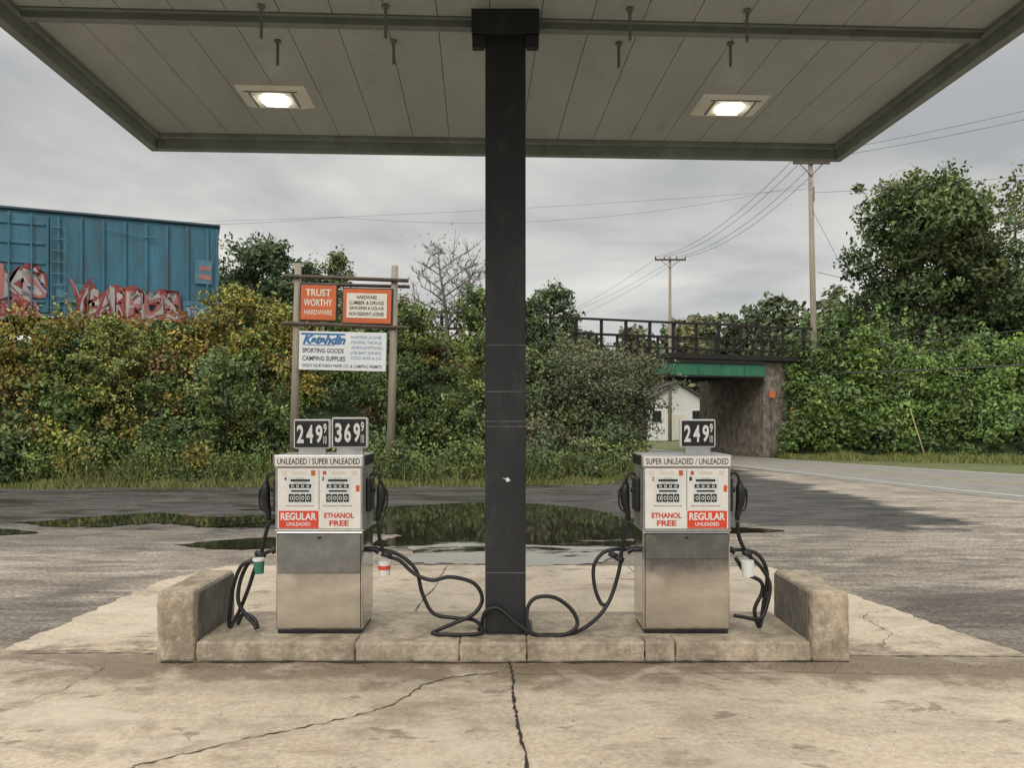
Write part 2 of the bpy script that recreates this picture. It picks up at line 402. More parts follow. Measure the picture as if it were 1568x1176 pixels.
def puddle(P,z,mat,name,jit=.05,k=8):
    P=[(x,y,0) for x,y in P]; P.append(P[0]); C=catmull(P,k)[:-1]; o=0; out=[]
    for i,c in enumerate(C):
        o=o*.6+random.uniform(-jit,jit); out.append((c.x+o,c.y+random.uniform(-jit,jit)*.8))
    return sheet(name,out,z,mat)
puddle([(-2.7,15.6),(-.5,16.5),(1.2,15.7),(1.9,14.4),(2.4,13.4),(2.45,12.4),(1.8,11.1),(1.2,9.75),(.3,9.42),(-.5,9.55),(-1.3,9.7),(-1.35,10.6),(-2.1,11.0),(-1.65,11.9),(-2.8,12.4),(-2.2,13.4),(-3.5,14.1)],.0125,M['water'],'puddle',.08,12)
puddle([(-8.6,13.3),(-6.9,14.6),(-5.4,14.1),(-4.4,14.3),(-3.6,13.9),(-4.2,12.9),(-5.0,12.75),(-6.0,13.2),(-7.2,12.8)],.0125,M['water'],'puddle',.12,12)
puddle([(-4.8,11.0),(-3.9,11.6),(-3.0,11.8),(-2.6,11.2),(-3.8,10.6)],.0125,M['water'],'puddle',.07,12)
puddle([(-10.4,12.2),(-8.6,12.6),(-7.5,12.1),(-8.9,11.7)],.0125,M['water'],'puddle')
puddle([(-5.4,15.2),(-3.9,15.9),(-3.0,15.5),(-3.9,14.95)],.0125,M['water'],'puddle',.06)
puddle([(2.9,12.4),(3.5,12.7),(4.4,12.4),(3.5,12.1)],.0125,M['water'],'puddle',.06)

# ------------------------------------------------------------------ pump island
isl=empty('pump_island',(0,5.73,0))
xs=[-2.36,-1.17,-.39,.11,.99,1.22,2.23]
for i in range(len(xs)-1):
    b=MB(); g=.003; y0=5.735+random.uniform(-.008,.008)-(.025 if i==2 else 0)
    b.box(xs[i]+g,xs[i+1]-g,y0,5.95,0,.152+random.uniform(-.004,.002))
    roughen(b.obj('kerb_block',M['curb'],isl,.018),.022,.09)
box('slab',(-2.36,2.23,5.951,6.66,0,.146),M['curb'],isl,.01)
def bumper(x0,x1,side):
    m=MB(); m.box(x0,x1,5.72,6.56,0,.53); roughen(m.obj('end_bumper',M['curb'],isl,.028),.028,.10)
    xi=x1 if side>0 else x0
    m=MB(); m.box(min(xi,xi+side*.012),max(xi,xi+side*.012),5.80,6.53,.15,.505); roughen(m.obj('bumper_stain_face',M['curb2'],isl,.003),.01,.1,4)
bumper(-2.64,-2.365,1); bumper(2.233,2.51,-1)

# ------------------------------------------------------------------ column
colm=empty('canopy_column',(-.05,6.1,.146))
box('shaft',(-.207,.106,5.95,6.26,.147,4.93),M['col'],colm,.008)
b=MB(); b.box(-.31,.21,5.88,6.13,4.765,4.945); b.box(-.305,-.212,5.90,5.96,4.66,4.764); b.box(.111,.205,5.90,5.96,4.66,4.764)
b.obj('top_bracket',M['col'],colm,.006)
b=MB()
for z in (2.02,1.75,1.79,2.38,.62): b.box(-.2085,.1075,5.9475,6.25,z,z+.007)
b.obj('worn_bands',M['scuff'],colm)
b=MB()
b.v=[(-.08,5.9465,1.36),(-.055,5.9465,1.352),(-.03,5.9465,1.36),(-.01,5.9465,1.335),(-.04,5.9465,1.325),(-.05,5.9465,1.345)]; b.f=[[0,1,5],[1,2,3,4,5]]; b.mi=[0,0]
b.obj('paint_chip',M['wht'],colm)
box('base_plate',(-.26,.16,5.92,6.31,.147,.162),M['col'],colm,.003)

# ------------------------------------------------------------------ canopy
can=empty('gas_station_canopy',(-3.92,8.5,0),math.atan2(.35,7.64))
W=7.65; D=-5.5; b=MB(); n=19; w=W/n
for i in range(n): b.box(i*w+.003,(i+1)*w-.003,D+.05,-.05,4.95,4.958)
b.obj('ceiling_panels',M['ceil'],can,local=True)
box('panel_backing',(0,W,D,0,4.962,4.98),M['groove'],can,local=True)
box('roof_deck',(0,W,D,0,4.985,5.35),M['void'],can,local=True)
b=MB()
b.box(-.09,0,D-.09,.09,4.79,5.42); b.box(W,W+.09,D-.09,.09,4.79,5.42); b.box(0,W,.001,.09,4.79,5.42); b.box(0,W,D-.09,D-.001,4.79,5.42)
b.obj('fascia',M['ceilb'],can,.008,local=True)
b=MB(); b.box(.0005,.05,D,-.0005,4.90,4.949); b.box(W-.05,W-.0005,D,-.0005,4.90,4.949); b.box(.051,W-.051,-.06,-.0005,4.90,4.949)
b.obj('inner_gutter',M['ceilb'],can,.006,local=True)
b=MB(); b.box(.05,W-.05,-2.62,-2.54,4.885,4.949); b.box(.05,W-.05,-2.66,-2.50,4.935,4.9485); b.obj('cross_beam',M['ceilb'],can,.004,local=True)
b=MB()
for i in range(n*2):
    x=(i+.5)*w/2
    for y,z in ((-.03,4.90),(-2.58,4.885)): b.tube([(x,y,z),(x,y,z-.004)],.008,6)
b.obj('rivets',M['alu'],can,local=True)
for lx in (1.57,6.05):
    x0,x1,y0,y1=lx-.33,lx+.33,-1.33,-.82
    m=MB(); v=[(x0,y0,4.949),(x1,y0,4.949),(x1,y1,4.949),(x0,y1,4.949),(x0+.08,y0+.06,4.915),(x1-.08,y0+.06,4.915),(x1-.08,y1-.06,4.915),(x0+.08,y1-.06,4.915)]
    m.v=v; m.f=[[4,5,6,7],[0,1,5,4],[1,2,6,5],[2,3,7,6],[3,0,4,7]]; m.mi=[0]*5
    m.obj('light_housing',M['lampbox'],can,local=True)
    m=MB(); m.box(lx-.11,lx+.11,-1.17,-.98,4.885,4.914); m.obj('light_lens',M['lamp'],can,.02,local=True)
    m=MB()
    for sx in (-.2,.2): m.box(lx+sx-.012,lx+sx+.012,-1.24,-.92,4.905,4.9145)
    m.box(x0+.08,x1-.08,-1.275,-1.262,4.908,4.9148)
    m.obj('light_vents',M['ceilb'],can,local=True)
def tocan(x,y):
    a=-math.atan2(.35,7.64); dx,dy=x+3.92,y-8.5; return dx*math.cos(a)-dy*math.sin(a),dx*math.sin(a)+dy*math.cos(a)
b=MB()
for x,y,L in [(-1.9,5.84,.25),(-.957,5.84,.25),(.9,5.88,.25),(1.8,5.9,.25),(-1.94,6.38,.21),(-.98,6.38,.2),(.89,6.42,.21),(1.82,6.42,.2)]:
    lx,ly=tocan(x,y); b.tube([(lx,ly,4.949),(lx,ly,4.949-L)],.013,8); b.tube([(lx,ly,4.949),(lx,ly,4.93)],.03,8)
b.obj('hanging_rods',M['ceilb'],can,local=True)
# ------------------------------------------------------------------ pumps
def pump(cx,mir):
    e=empty('fuel_pump',(cx,5.96,.15))
    box('plinth',(-.325,.325,.01,.42,0,.03),M['dark'],e,.004,True)
    box('lower_cabinet',(-.338,.338,0,.43,.03,.79),M['steel'],e,.01,True)
    zs=.47 if not mir else .58
    for (z0_,z1_,ya,yb) in ((.05,zs-.003,-.014,-.012),(zs+.001,.772,-.016,-.004 if not mir else -.013)):
        m=MB(); m.v=[(-.318,ya,z0_),(.318,ya,z0_),(.318,yb,z1_),(-.318,yb,z1_),(-.318,.003,z0_),(.318,.003,z0_),(.318,.003,z1_),(-.318,.003,z1_)]
        m.f=[[0,1,2,3],[0,4,5,1],[1,5,6,2],[2,6,7,3],[3,7,4,0]]; m.mi=[0]*5
        m.obj('door_panel',M['steel'],e,local=True)
    box('door_seam',(-.322,.322,-.0015,.001,.046,.778),M['dark'],e,0,True)
    box('lock',(-.012,.012,-.022,-.006,.735,.755),M['dark'],e,.003,True)
    box('belt_trim',(-.343,.343,-.008,.435,.790,.806),M['alu'],e,.003,True)
    box('upper_cabinet',(-.338,.338,0,.43,.806,1.286),M['alu'],e,.008,True)
    box('face_panel',(-.322,.322,-.010,-.0005,.812,1.282),M['white'],e,.003,True)
    b=MB(); b.box(-.336,-.324,-.014,.0,.808,1.285); b.box(.324,.336,-.014,.0,.808,1.285); b.obj('corner_trims',M['alu'],e,.002,local=True)
    box('header',(-.348,.348,-.022,.44,1.288,1.385),M['alu'],e,.008,True)
    box('header_strip',(-.335,.335,-.026,-.0215,1.298,1.374),M['white'],e,.002,True)
    t=('SUPER UNLEADED / UNLEADED' if mir else 'UNLEADED / SUPER UNLEADED')
    text(t,-.318,.318,1.312,1.358,-.0275,M['blk'],e,True,off=.012)
    b=MB()
    for k in range(12): b.box(-.351,-.3485,.03+k*.033,.045+k*.033,1.30,1.375); b.box(.3485,.351,.03+k*.033,.045+k*.033,1.30,1.375)
    b.obj('header_louvers',M['dark'],e,local=True)
    b=MB(); g=MB(); nums=('2','1') if mir else ('4','3')
    for i,xc in enumerate((-.145,.145)):
        b.box(xc-.075,xc+.075,-.0135,-.0102,1.178,1.196)
        b.box(xc-.085,xc+.085,-.0135,-.0102,1.128,1.158)
        b.box(xc-.07,xc+.07,-.0135,-.0102,1.098,1.112)
        for k in range(4): b.box(xc-.088+k*.045,xc-.05+k*.045,-.016,-.0102,1.022,1.082)
        g.box(xc-.1,xc+.1,-.0118,-.0101,1.015,1.21)
        text(nums[i],xc-.125,xc-.105,1.185,1.215,-.0125,M['blk'],e,True,off=.01)
        text('GALLONS',xc-.05,xc+.05,1.162,1.172,-.0125,M['blk'],e,True)
        text('SALE $',xc-.03,xc+.03,1.199,1.208,-.0125,M['blk'],e,True)
        text('0 0 0 0',xc-.078,xc+.076,1.035,1.068,-.0168,M['wht'],e,True)
        text('8 8 8 8',xc-.07,xc+.07,1.133,1.152,-.0140,M['wht'],e,True)
        text('PRICE PER GALLON ALL TAXES INCLUDED',xc-.11,xc+.11,.985,.995,-.0125,M['blk'],e,True)
    b.obj('displays',M['lcd'],e,.001,local=True); g.obj('display_bezels',M['signwhite'],e,local=True)
    box('centre_divider',(-.003,.003,-.0125,-.0101,.96,1.27),M['alu'],e,0,True)
    b=MB()
    for xc in (-.27,.27,): b.box(xc-.02,xc+.02,-.013,-.0101,1.23,1.262)
    b.box(-.2,-.1,-.0125,-.0101,1.235,1.258); b.box(.1,.2,-.0125,-.0101,1.235,1.258)
    b.obj('notice_stickers',M['cream'],e,local=True)
    b=MB(); b.box(-.06,-.03,-.0130,-.0101,1.225,1.265); b.box(.03,.055,-.0130,-.0101,1.23,1.26); b.box(.285,.312,-.013,-.0101,1.1,1.15); b.obj('small_decals',M['orange'],e,local=True)
    xr=(-.31,-.004) if not mir else (.004,.31); xe=(.02,.29) if not mir else (-.29,-.02)
    box('regular_label',(xr[0],xr[1],-.0135,-.0101,.818,.952),M['red'],e,.001,True)
    text('REGULAR',xr[0]+.015,xr[1]-.015,.880,.938,-.0145,M['wht'],e,True,off=.03)
    text('UNLEADED',xr[0]+.06,xr[1]-.06,.836,.864,-.0145,M['wht'],e,True,off=.015)
    text('ETHANOL',xe[0]+.02,xe[1]-.02,.895,.937,-.0115,M['redtx'],e,True,off=.035)
    text('FREE',xe[0]+.06,xe[1]-.06,.835,.878,-.0115,M['redtx'],e,True,off=.035)
    for sd in (-1,1):
        X=lambda v: sd*v
        b=MB(); x0,x1=sorted((X(.346),X(.385))); b.box(x0,x1,.07,.25,.93,1.2); b.obj('nozzle_boot',M['dark'],e,.015,local=True)
        b=MB(); x0,x1=sorted((X(.339),X(.345))); b.box(x0,x1,.05,.38,.83,1.26); b.obj('side_panel',M['alu'],e,.002,local=True)
        b=MB()
        y=.13
        b.tube(catmull([(X(.37),y,1.21),(X(.40),y,1.235),(X(.435),y,1.215),(X(.45),y,1.16)],5),[.011]*16,8)
        P=[(X(.45),y,1.17),(X(.455),y,1.12),(X(.46),y,1.06),(X(.45),y,.98),(X(.435),y,.91),(X(.43),y,.86)]
        b.tube(P,[.018,.034,.038,.03,.022,.018],10)
        b.tube(catmull([(X(.455),y,1.13),(X(.50),y,1.10),(X(.505),y,1.02),(X(.49),y,.95),(X(.44),y,.92)],5),.008,6)
        b.tube(catmull([(X(.46),y,1.08),(X(.485),y,1.04),(X(.475),y,.97)],5),.007,6)
        b.tube([(X(.41),y,1.1),(X(.36),y,1.1)],.02,8)
        b.obj('nozzle',M['rubber'],e,smooth=True,local=True)
        b=MB(); b.tube([(X(.34),.2,.62),(X(.40),.2,.62)],.022,10); b.tube([(X(.395),.2,.62),(X(.43),.2,.60)],.026,10); b.obj('hose_outlet',M['dark'],e,local=True)
    return e
pL=pump(-1.49,False); pR=pump(1.349,True)
def pricesign(px0,px1,txt,par_,z0,z1):
    e=par_; y0=.13
    box('price_frame',(px0,px1,y0,y0+.06,z0,z1),M['wht'],e,.015,True)
    box('price_card',(px0+.012,px1-.012,y0-.004,y0-.0005,z0+.012,z1-.012),M['blk'],e,.006,True)
    w=px1-px0
    for k in range(3):
        a=px0+.026+k*w*.255; box('digit_tile',(a-.004,a+w*.225,y0-.0065,y0-.0042,z0+.03,z1-.03),M['dark'],e,.002,True)
        text(txt[k],a+.004,a+w*.2,z0+.045,z1-.045,y0-.0085,M['wht'],e,True,off=.03,name='price_digit')
    text('9',px1-.014-w*.13,px1-.026,(z0+z1)/2+.008,z1-.035,y0-.0085,M['wht'],e,True,off=.02,name='price_digit')
    text('10',px1-.014-w*.13,px1-.026,z0+.04,(z0+z1)/2-.015,y0-.0085,M['wht'],e,True,off=.01,name='price_digit')
    box('price_stand',(px0+.04,px1-.04,y0+.01,y0+.05,1.384,z0+.01),M['alu'],e,0,True)
pricesign(-.238,.053,'249',pL,1.425,1.66); pricesign(.064,.348,'369',pL,1.432,1.675)
pricesign(-.02,.262,'249',pR,1.435,1.66)

def hose(name,pts,parent,r=.0155):
    b=MB(); C=catmull(pts,10); b.tube(C,r,8); return b.obj(name,M['rubber'],parent,smooth=True)
g=.166
hose('hose',[(-1.06,6.09,1.0),(-1.045,6.1,.85),(-1.0,6.1,.735),(-.89,6.1,.69),(-.77,6.08,.59),(-.63,6.05,.545),(-.48,6.05,.57),(-.30,6.05,.52),(-.233,6.03,.40),(-.30,6.0,.29),(-.45,5.98,.225),(-.58,5.95,g+.01),(-.60,5.9,g),(-.45,5.87,g),(-.27,5.89,g),(-.23,5.93,g+.03),(-.3,6.02,.24),(-.45,6.08,.24),(-.62,6.1,.27),(-.71,6.12,.42),(-.76,6.13,.6),(-.86,6.15,.7),(-.98,6.16,.755),(-1.07,6.16,.765)],pL)
hose('hose',[(.919,6.09,1.0),(.90,6.09,.92),(.87,6.1,.78),(.845,6.1,.60),(.765,6.06,.38),(.64,6.0,.24),(.47,5.92,g),(.27,5.87,g),(.14,5.87,g+.02),(.115,5.9,.34),(.18,5.92,.435),(.33,5.93,.435),(.46,5.93,.34),(.50,5.91,.23),(.40,5.87,g),(.2,5.86,g),(.04,5.87,.25),(-.10,5.9,.36),(-.2,5.91,.335),(-.235,5.95,.22),(-.26,6.02,g)],pR)
hose('hose',[(.91,6.16,.765),(.82,6.15,.77),(.72,6.14,.74),(.65,6.12,.64),(.655,6.1,.48),(.70,6.08,.36),(.74,6.06,.345)],pR)
hose('hose',[(-1.92,6.09,1.0),(-1.96,6.1,.86),(-2.0,6.12,.73),(-2.09,6.12,.67),(-2.15,6.1,.53),(-2.16,6.08,.38),(-2.10,6.06,.28),(-2.02,6.04,.2),(-2.0,6.03,g)],pL)
hose('hose',[(-1.91,6.16,.765),(-2.0,6.15,.72),(-2.05,6.15,.62),(-2.10,6.14,.46),(-2.17,6.13,.28),(-2.23,6.1,g),(-2.235,6.1,.25),(-2.2,6.08,.48),(-2.12,6.05,.66),(-2.0,6.05,.70)],pL)
hose('hose',[(-2.17,6.1,g+.02),(-2.12,6.08,.27),(-2.03,6.06,.24),(-1.99,6.04,g)],pL)
hose('hose',[(1.78,6.09,1.0),(1.80,6.1,.87),(1.87,6.12,.74),(1.98,6.12,.63),(2.04,6.1,.50),(2.01,6.08,.34),(1.95,6.06,.24),(1.80,6.04,.26),(1.74,6.04,.27)],pR)
hose('hose',[(1.77,6.16,.765),(1.88,6.15,.76),(1.97,6.14,.72),(2.03,6.13,.58),(2.0,6.12,.36),(1.96,6.1,g),(1.92,6.1,.3),(1.98,6.1,.44),(1.96,6.08,.53),(1.84,6.07,.6),(1.76,6.07,.72)],pR)
b=MB(); b.tube([(-1.985,6.04,.70),(-1.98,6.04,.60)],[.045,.035],12); b.obj('hose_cup',M['grn'],pL)
b=MB(); b.tube([(-1.985,6.04,.72),(-1.985,6.04,.70)],.047,12); b.obj('cup_lid',M['wht'],pL)
b=MB(); b.tube([(-1.0,6.04,.70),(-1.0,6.04,.59)],[.05,.043],12); b.obj('hose_cup',M['wht'],pL)
b=MB(); b.tube([(-1.0,6.038,.665),(-1.0,6.038,.635)],.0485,12); b.obj('cup_band',M['red'],pL)
b=MB(); b.tube([(1.845,6.04,.70),(1.85,6.04,.58)],[.05,.045],12); b.obj('hose_cup',M['wht'],pR)
b=MB()
for p in ((-1.0,6.09,.75),(-2.0,6.1,.75)): b.tube([(p[0]-.03,p[1],p[2]),(p[0]+.05,p[1],p[2]-.02)],.024,10)
b.obj('hose_coupling',M['dark'],pL,smooth=True)
b=MB()
for p in ((.85,6.09,.72),(.80,6.1,.75),(1.86,6.1,.76)): b.tube([(p[0]-.03,p[1],p[2]),(p[0]+.03,p[1],p[2]-.03)],.024,10)
b.obj('hose_coupling',M['dark'],pR,smooth=True)

# ------------------------------------------------------------------ roadside sign
sg=empty('roadside_sign',(-4.76,21.6,1.2)); sg.rotation_euler=(0,math.radians(1.4),0)
def sl(x,z): return x+4.76,z-1.2
def sbox(name,x0,x1,y0,y1,z0,z1,mat,bev=0):
    a,c=sl(x0,z0); d,f=sl(x1,z1); return box(name,(a,d,y0,y1,c,f),mat,sg,bev,True)
def stext(t,x0,x1,z0,z1,y,mat,off=0.,sh=0.):
    a,c=sl(x0,z0); d,f=sl(x1,z1); return text(t,a,d,c,f,y,mat,sg,True,off=off,shear=sh)
for px in (-6.13,-3.41):
    m=MB(); a,c=sl(px,0); m.tube([(a,.05,-1.0),(a+.01,.05,2.0),(a,.05,4.93)],[.12,.11,.095],10); m.obj('post',M['wood2'],sg,smooth=True,local=True)
m=MB()
for z in (5.72,4.40): a,c=sl(-6.5,z); d,_=sl(-3.0,z); m.tube([(a,-.08,c+.03),(d,-.08,c-.02)],.055,8)
a,c=sl(-6.5,5.58); m.tube([(a,.2,c),(a+3.5,.2,c)],.05,8)
m.obj('cross_rails',M['log'],sg,smooth=True,local=True)
sbox('board_frame',-6.02,-4.96,-.10,-.03,4.50,5.55,M['dark'],.01); sbox('board',-5.98,-5.0,-.125,-.101,4.54,5.51,M['orange'])
stext('TRUST',-5.85,-5.15,5.2,5.4,-.128,M['cream'],.02); stext('WORTHY',-5.9,-5.1,4.92,5.12,-.128,M['cream'],.02); stext('HARDWARE',-5.88,-5.1,4.68,4.82,-.128,M['cream'],.01)
sbox('board_frame',-4.83,-3.42,-.10,-.03,4.44,5.47,M['dark'],.01); sbox('board',-4.80,-3.46,-.125,-.101,4.48,5.43,M['orange'])
sbox('board_inset',-4.70,-3.58,-.131,-.1255,4.62,5.31,M['cream'])
for i,t in enumerate(['HARDWARE','LUMBER & DRUGS','GROCERIES & LIQUOR','NON RESIDENT LICENSE']):
    stext(t,-4.62+(.2 if i==0 else 0),-3.66-(.2 if i==0 else 0),5.15-i*.155,5.25-i*.155,-.134,M['blk'],.02)
sbox('board',-6.0,-3.57,-.12,-.03,3.14,4.22,M['signwhite'],.01)
sbox('blue_stroke',-5.95,-4.72,-.1235,-.1205,4.12,4.17,M['blue']); stext('Katahdin',-5.9,-4.7,3.86,4.12,-.1245,M['blue'],.05,.35)
sbox('blue_stroke',-5.9,-5.0,-.1235,-.1205,3.83,3.85,M['blue'])
stext('SPORTING GOODS',-5.9,-4.75,3.62,3.75,-.123,M['blk'],.02); stext('CAMPING SUPPLIES',-5.9,-4.7,3.40,3.53,-.123,M['blk'],.02)
stext('GREAT NORTHERN PAPER CO. & CAMPING PERMITS',-5.9,-3.68,3.22,3.31,-.123,M['blk'],.01)
for i,t in enumerate(['HUNTING LICENSE','FISHING TACKLE','AMMUNITION','LIVE BAIT SHINERS','COLD BEER & ICE']): stext(t,-4.55,-3.7,4.04-i*.145,4.12-i*.145,-.123,M['blue'],.0)

# ------------------------------------------------------------------ boxcar
bc=empty('freight_boxcar',(-9.9,26,4.95),math.atan2(2.4,5.8)); Lc=15.5
box('body',(-Lc,0,0,2.9,0,3.3),M['car'],bc,.02,True)
b=MB(); x=-.35
while x>-Lc:
    if not(-8.0<x<-4.8): b.box(x-.045,x+.045,-.07,-.001,.12,3.2)
    x-=.62
b.box(-Lc,0,-.09,-.001,0,.12); b.box(-.09,0,-.085,-.001,.121,3.2)
b.obj('side_posts',M['car'],bc,.01,local=True)
b=MB(); b.box(-Lc-.05,.05,-.10,3.0,3.301,3.38); b.obj('roof',M['roof'],bc,.02,local=True)
b=MB(); b.box(-7.9,-4.95,-.10,-.002,.15,3.15)
for z in (.5,1.1,1.7,2.3,2.9): b.box(-7.8,-5.05,-.14,-.101,z-.06,z+.03)
b.obj('door',M['car'],bc,.01,local=True)
b=MB()
for xx in (-7.4,-6.0,-5.4): b.tube([(xx,-.18,.1),(xx,-.18,3.2)],.025,6)
for k in range(8): b.tube([(-4.88,-.14,.3+k*.36),(-4.5,-.14,.3+k*.36)],.018,6)
b.tube([(-4.88,-.14,.1),(-4.88,-.14,3.1)],.018,6); b.tube([(-4.5,-.14,.1),(-4.5,-.14,3.1)],.018,6)
b.tube([(-2.3,-.12,2.75),(-1.9,-.12,2.75)],.02,6); b.tube([(-3.4,-.12,2.9),(-2.3,-.12,2.75)],.014,6)
b.obj('door_rods_and_ladder',M['car2'],bc,local=True)
b=MB(); b.box(-.75,-.2,-.074,-.0715,1.35,2.15); b.box(-1.1,-.15,-.074,-.0715,.35,.75); b.box(-4.75,-3.9,-.074,-.0715,.5,1.1); b.obj('faded_patches',M['car2'],bc,local=True)
b=MB(); b.box(-.62,-.24,-.080,-.077,1.5,1.66); b.box(-.60,-.26,-.080,-.077,1.8,1.95); b.obj('reporting_marks',M['gpk'],bc,local=True)
def graf(t,x0,x1,z0,z1,cols,wv):
    text(t,x0-.12,x1+.12,z0-.09,z1+.1,-.144,cols[0],bc,True,'graffiti',off=.13,wav=wv)
    text(t,x0-.03,x1+.03,z0-.02,z1+.02,-.148,cols[1],bc,True,'graffiti',off=.07,wav=wv)
    text(t,x0,x1,z0,z1,-.152,cols[2],bc,True,'graffiti',off=-.01,wav=wv)
graf('YEAR',-4.35,-2.75,.12,1.0,(M['gpink'],M['gwht'],M['gpink']),1.3)
graf('PDS',-2.8,-1.25,.1,.95,(M['gpink'],M['gpk'],M['gwht']),2.6)
graf('RKS',-6.9,-5.05,.55,1.45,(M['gpink'],M['gwht'],M['gpk']),2.1)
graf('mSR',-6.8,-5.1,.0,.5,(M['gwht'],M['gpink'],M['gpk']),4)
graf('oxoSe',-2.7,-.7,-.12,.3,(M['gor'],M['gpk'],M['gor']),3)
graf('tk',-.95,-.35,.25,.6,(M['car2'],M['gwht'],M['blue']),1)
graf('BEo',-4.3,-3.2,-.15,.2,(M['gpink'],M['gpink'],M['gwht']),5)
b=MB(); b.box(-Lc+.3,-.3,.4,2.5,-.35,-.001)
for cx_ in (-2.2,-Lc+2.2):
    b.box(cx_-1.2,cx_+1.2,.15,.35,-.6,-.36); b.box(cx_-1.2,cx_+1.2,2.55,2.75,-.6,-.36)
b.obj('underframe',M['iron'],bc,local=True)
b=MB()
for cx_ in (-2.2,-Lc+2.2):
    for dx in (-.85,.85):
        for yy in (.4,2.4): b.tube([(cx_+dx,yy,-.45),(cx_+dx,yy+.12,-.45)],.40,20)
b.obj('wheels',M['iron'],bc,local=True)
rt=empty('railway_track',(0,30,4.1)); b=MB()
tr=[(-45,12.5),(-30,18.6),(-15.1,25.1),(-9.3,27.5),(1.2,33.6)]
for o in (-.72,.72): b.tube([(x-o*.35,y+o,4.12) for x,y in tr],.06,6)
b.obj('rails',M['iron'],rt)

# ------------------------------------------------------------------ bridge
br=empty('railway_bridge',(1.4,32,0)); 
b=MB(); b.prism([(11.6,35.5),(16.5,37.17),(15.0,43),(9.85,40.5)],-.01,4.40); roughen(b.obj('abutments',M['abut'],br,.03),.08,.35,5)
b=MB(); b.prism([(2.5,32.38),(5.9,33.55),(4.0,38.6),(.6,37.4)],-.01,4.40); b.obj('abutments',M['abut'],br,.03)
ang=math.atan(.3416); ca,sa=math.cos(ang),math.sin(ang)
def bl(x,y): return (1.4+x*ca-y*sa,32+x*sa+y*ca)
def bprism(b,x0,x1,y0,y1,z0,z1): b.prism([bl(x0,y0),bl(x1,y0),bl(x1,y1),bl(x0,y1)],z0,z1)
b=MB(); bprism(b,-5,22,-.35,5.2,4.44,4.66); b.obj('deck',M['iron'],br)
b=MB(); bprism(b,3.5,10.65,-.22,-.12,3.72,4.25); b.obj('green_girder',M['green'],br)
b=MB(); bprism(b,3.5,10.65,-.3,0,4.26,4.435); bprism(b,3.5,10.65,-.28,0,3.64,3.715)
for yy in (1,2.2,3.4,4.6): bprism(b,3.5,10.65,yy,yy+.12,3.7,4.43)
bprism(b,10.7,22,-.3,-.0,4.402,4.438)
b.obj('girders',M['iron'],br)
b=MB()
k=3.6
while k<10.6: bprism(b,k-.02,k+.02,-.25,-.223,3.72,4.255); k+=1.2
b.obj('girder_stiffeners',M['green'],br)
b=MB()
k=-4.5
while k<=21.5:
    for yy in (-.3,5.1): bprism(b,k-.055,k+.055,yy-.05,yy+.05,4.661,6.02)
    k+=1.15
for yy in (-.3,5.1):
    for z,h in ((5.92,.10),(5.35,.04),(4.85,.05)): bprism(b,-4.8,21.8,yy-.095,yy-.0505,z,z+h)
b.obj('railing',M['iron'],br)
hs=empty('hazard_marker_sign',(12.9,35.4,0)); m=MB(); m.tube([(12.95,35.6,0),(12.95,35.6,2.6)],.03,6); m.obj('post',M['alu'],hs)
box('plate',(12.82,13.06,35.45,35.47,1.4,2.3),M['yellow'],hs)
b=MB()
for i in range(4):
    z=1.45+i*.22; o=len(b.v); b.v+=[(12.83,35.446,z),(13.05,35.446,z+.09),(13.05,35.446,z+.19),(12.83,35.446,z+.10)]; b.addf([o,o+1,o+2,o+3])
b.obj('stripes',M['blk'],hs)
cs=empty('clearance_sign',(11.9,35.3,2.6)); box('plate',(11.78,12.06,35.30,35.33,2.75,3.05),M['orange'],cs); m=MB(); m.tube([(11.9,35.36,0),(11.9,35.36,3.0)],.02,6); m.obj('post',M['log'],cs)

# ------------------------------------------------------------------ house
h=empty('white_house',(13.2,64,0)); x0,x1,y0,y1=10.0,16.5,62,71
b=MB(); b.v=[(x0,y0,0),(x1,y0,0),(x1,y0,2.6),((x0+x1)/2,y0,4.6),(x0,y0,2.6),(x0,y1,0),(x1,y1,0),(x1,y1,2.6),((x0+x1)/2,y1,4.6),(x0,y1,2.6)]
b.f=[[0,1,2,3,4],[9,8,7,6,5],[0,4,9,5],[1,6,7,2]]; b.mi=[0]*4; b.obj('walls',M['siding'],h)
b=MB(); xm=(x0+x1)/2
b.v=[(x0-.4,y0-.4,2.36),(xm,y0-.4,4.68),(xm,y1+.4,4.68),(x0-.4,y1+.4,2.36),(x1+.4,y0-.4,2.36),(x1+.4,y1+.4,2.36)]; b.f=[[0,1,2,3],[1,4,5,2]]; b.mi=[0,0]
o=b.obj('roof',M['shingle'],h); sd=o.modifiers.new('s','SOLIDIFY'); sd.thickness=.12; sd.offset=1
b=MB(); b.box(11.3,12.0,61.9,61.98,1.5,2.4); b.box(14.5,15.2,61.9,61.98,1.5,2.4); b.obj('windows',M['glass'],h)
b=MB(); b.box(13,13.9,61.9,61.98,.05,2.1); b.obj('door',M['cream'],h)
b=MB(); b.box(11.2,12.1,61.96,61.995,1.4,2.5); b.box(14.4,15.3,61.96,61.995,1.4,2.5); b.obj('window_trim',M['wht'],h)

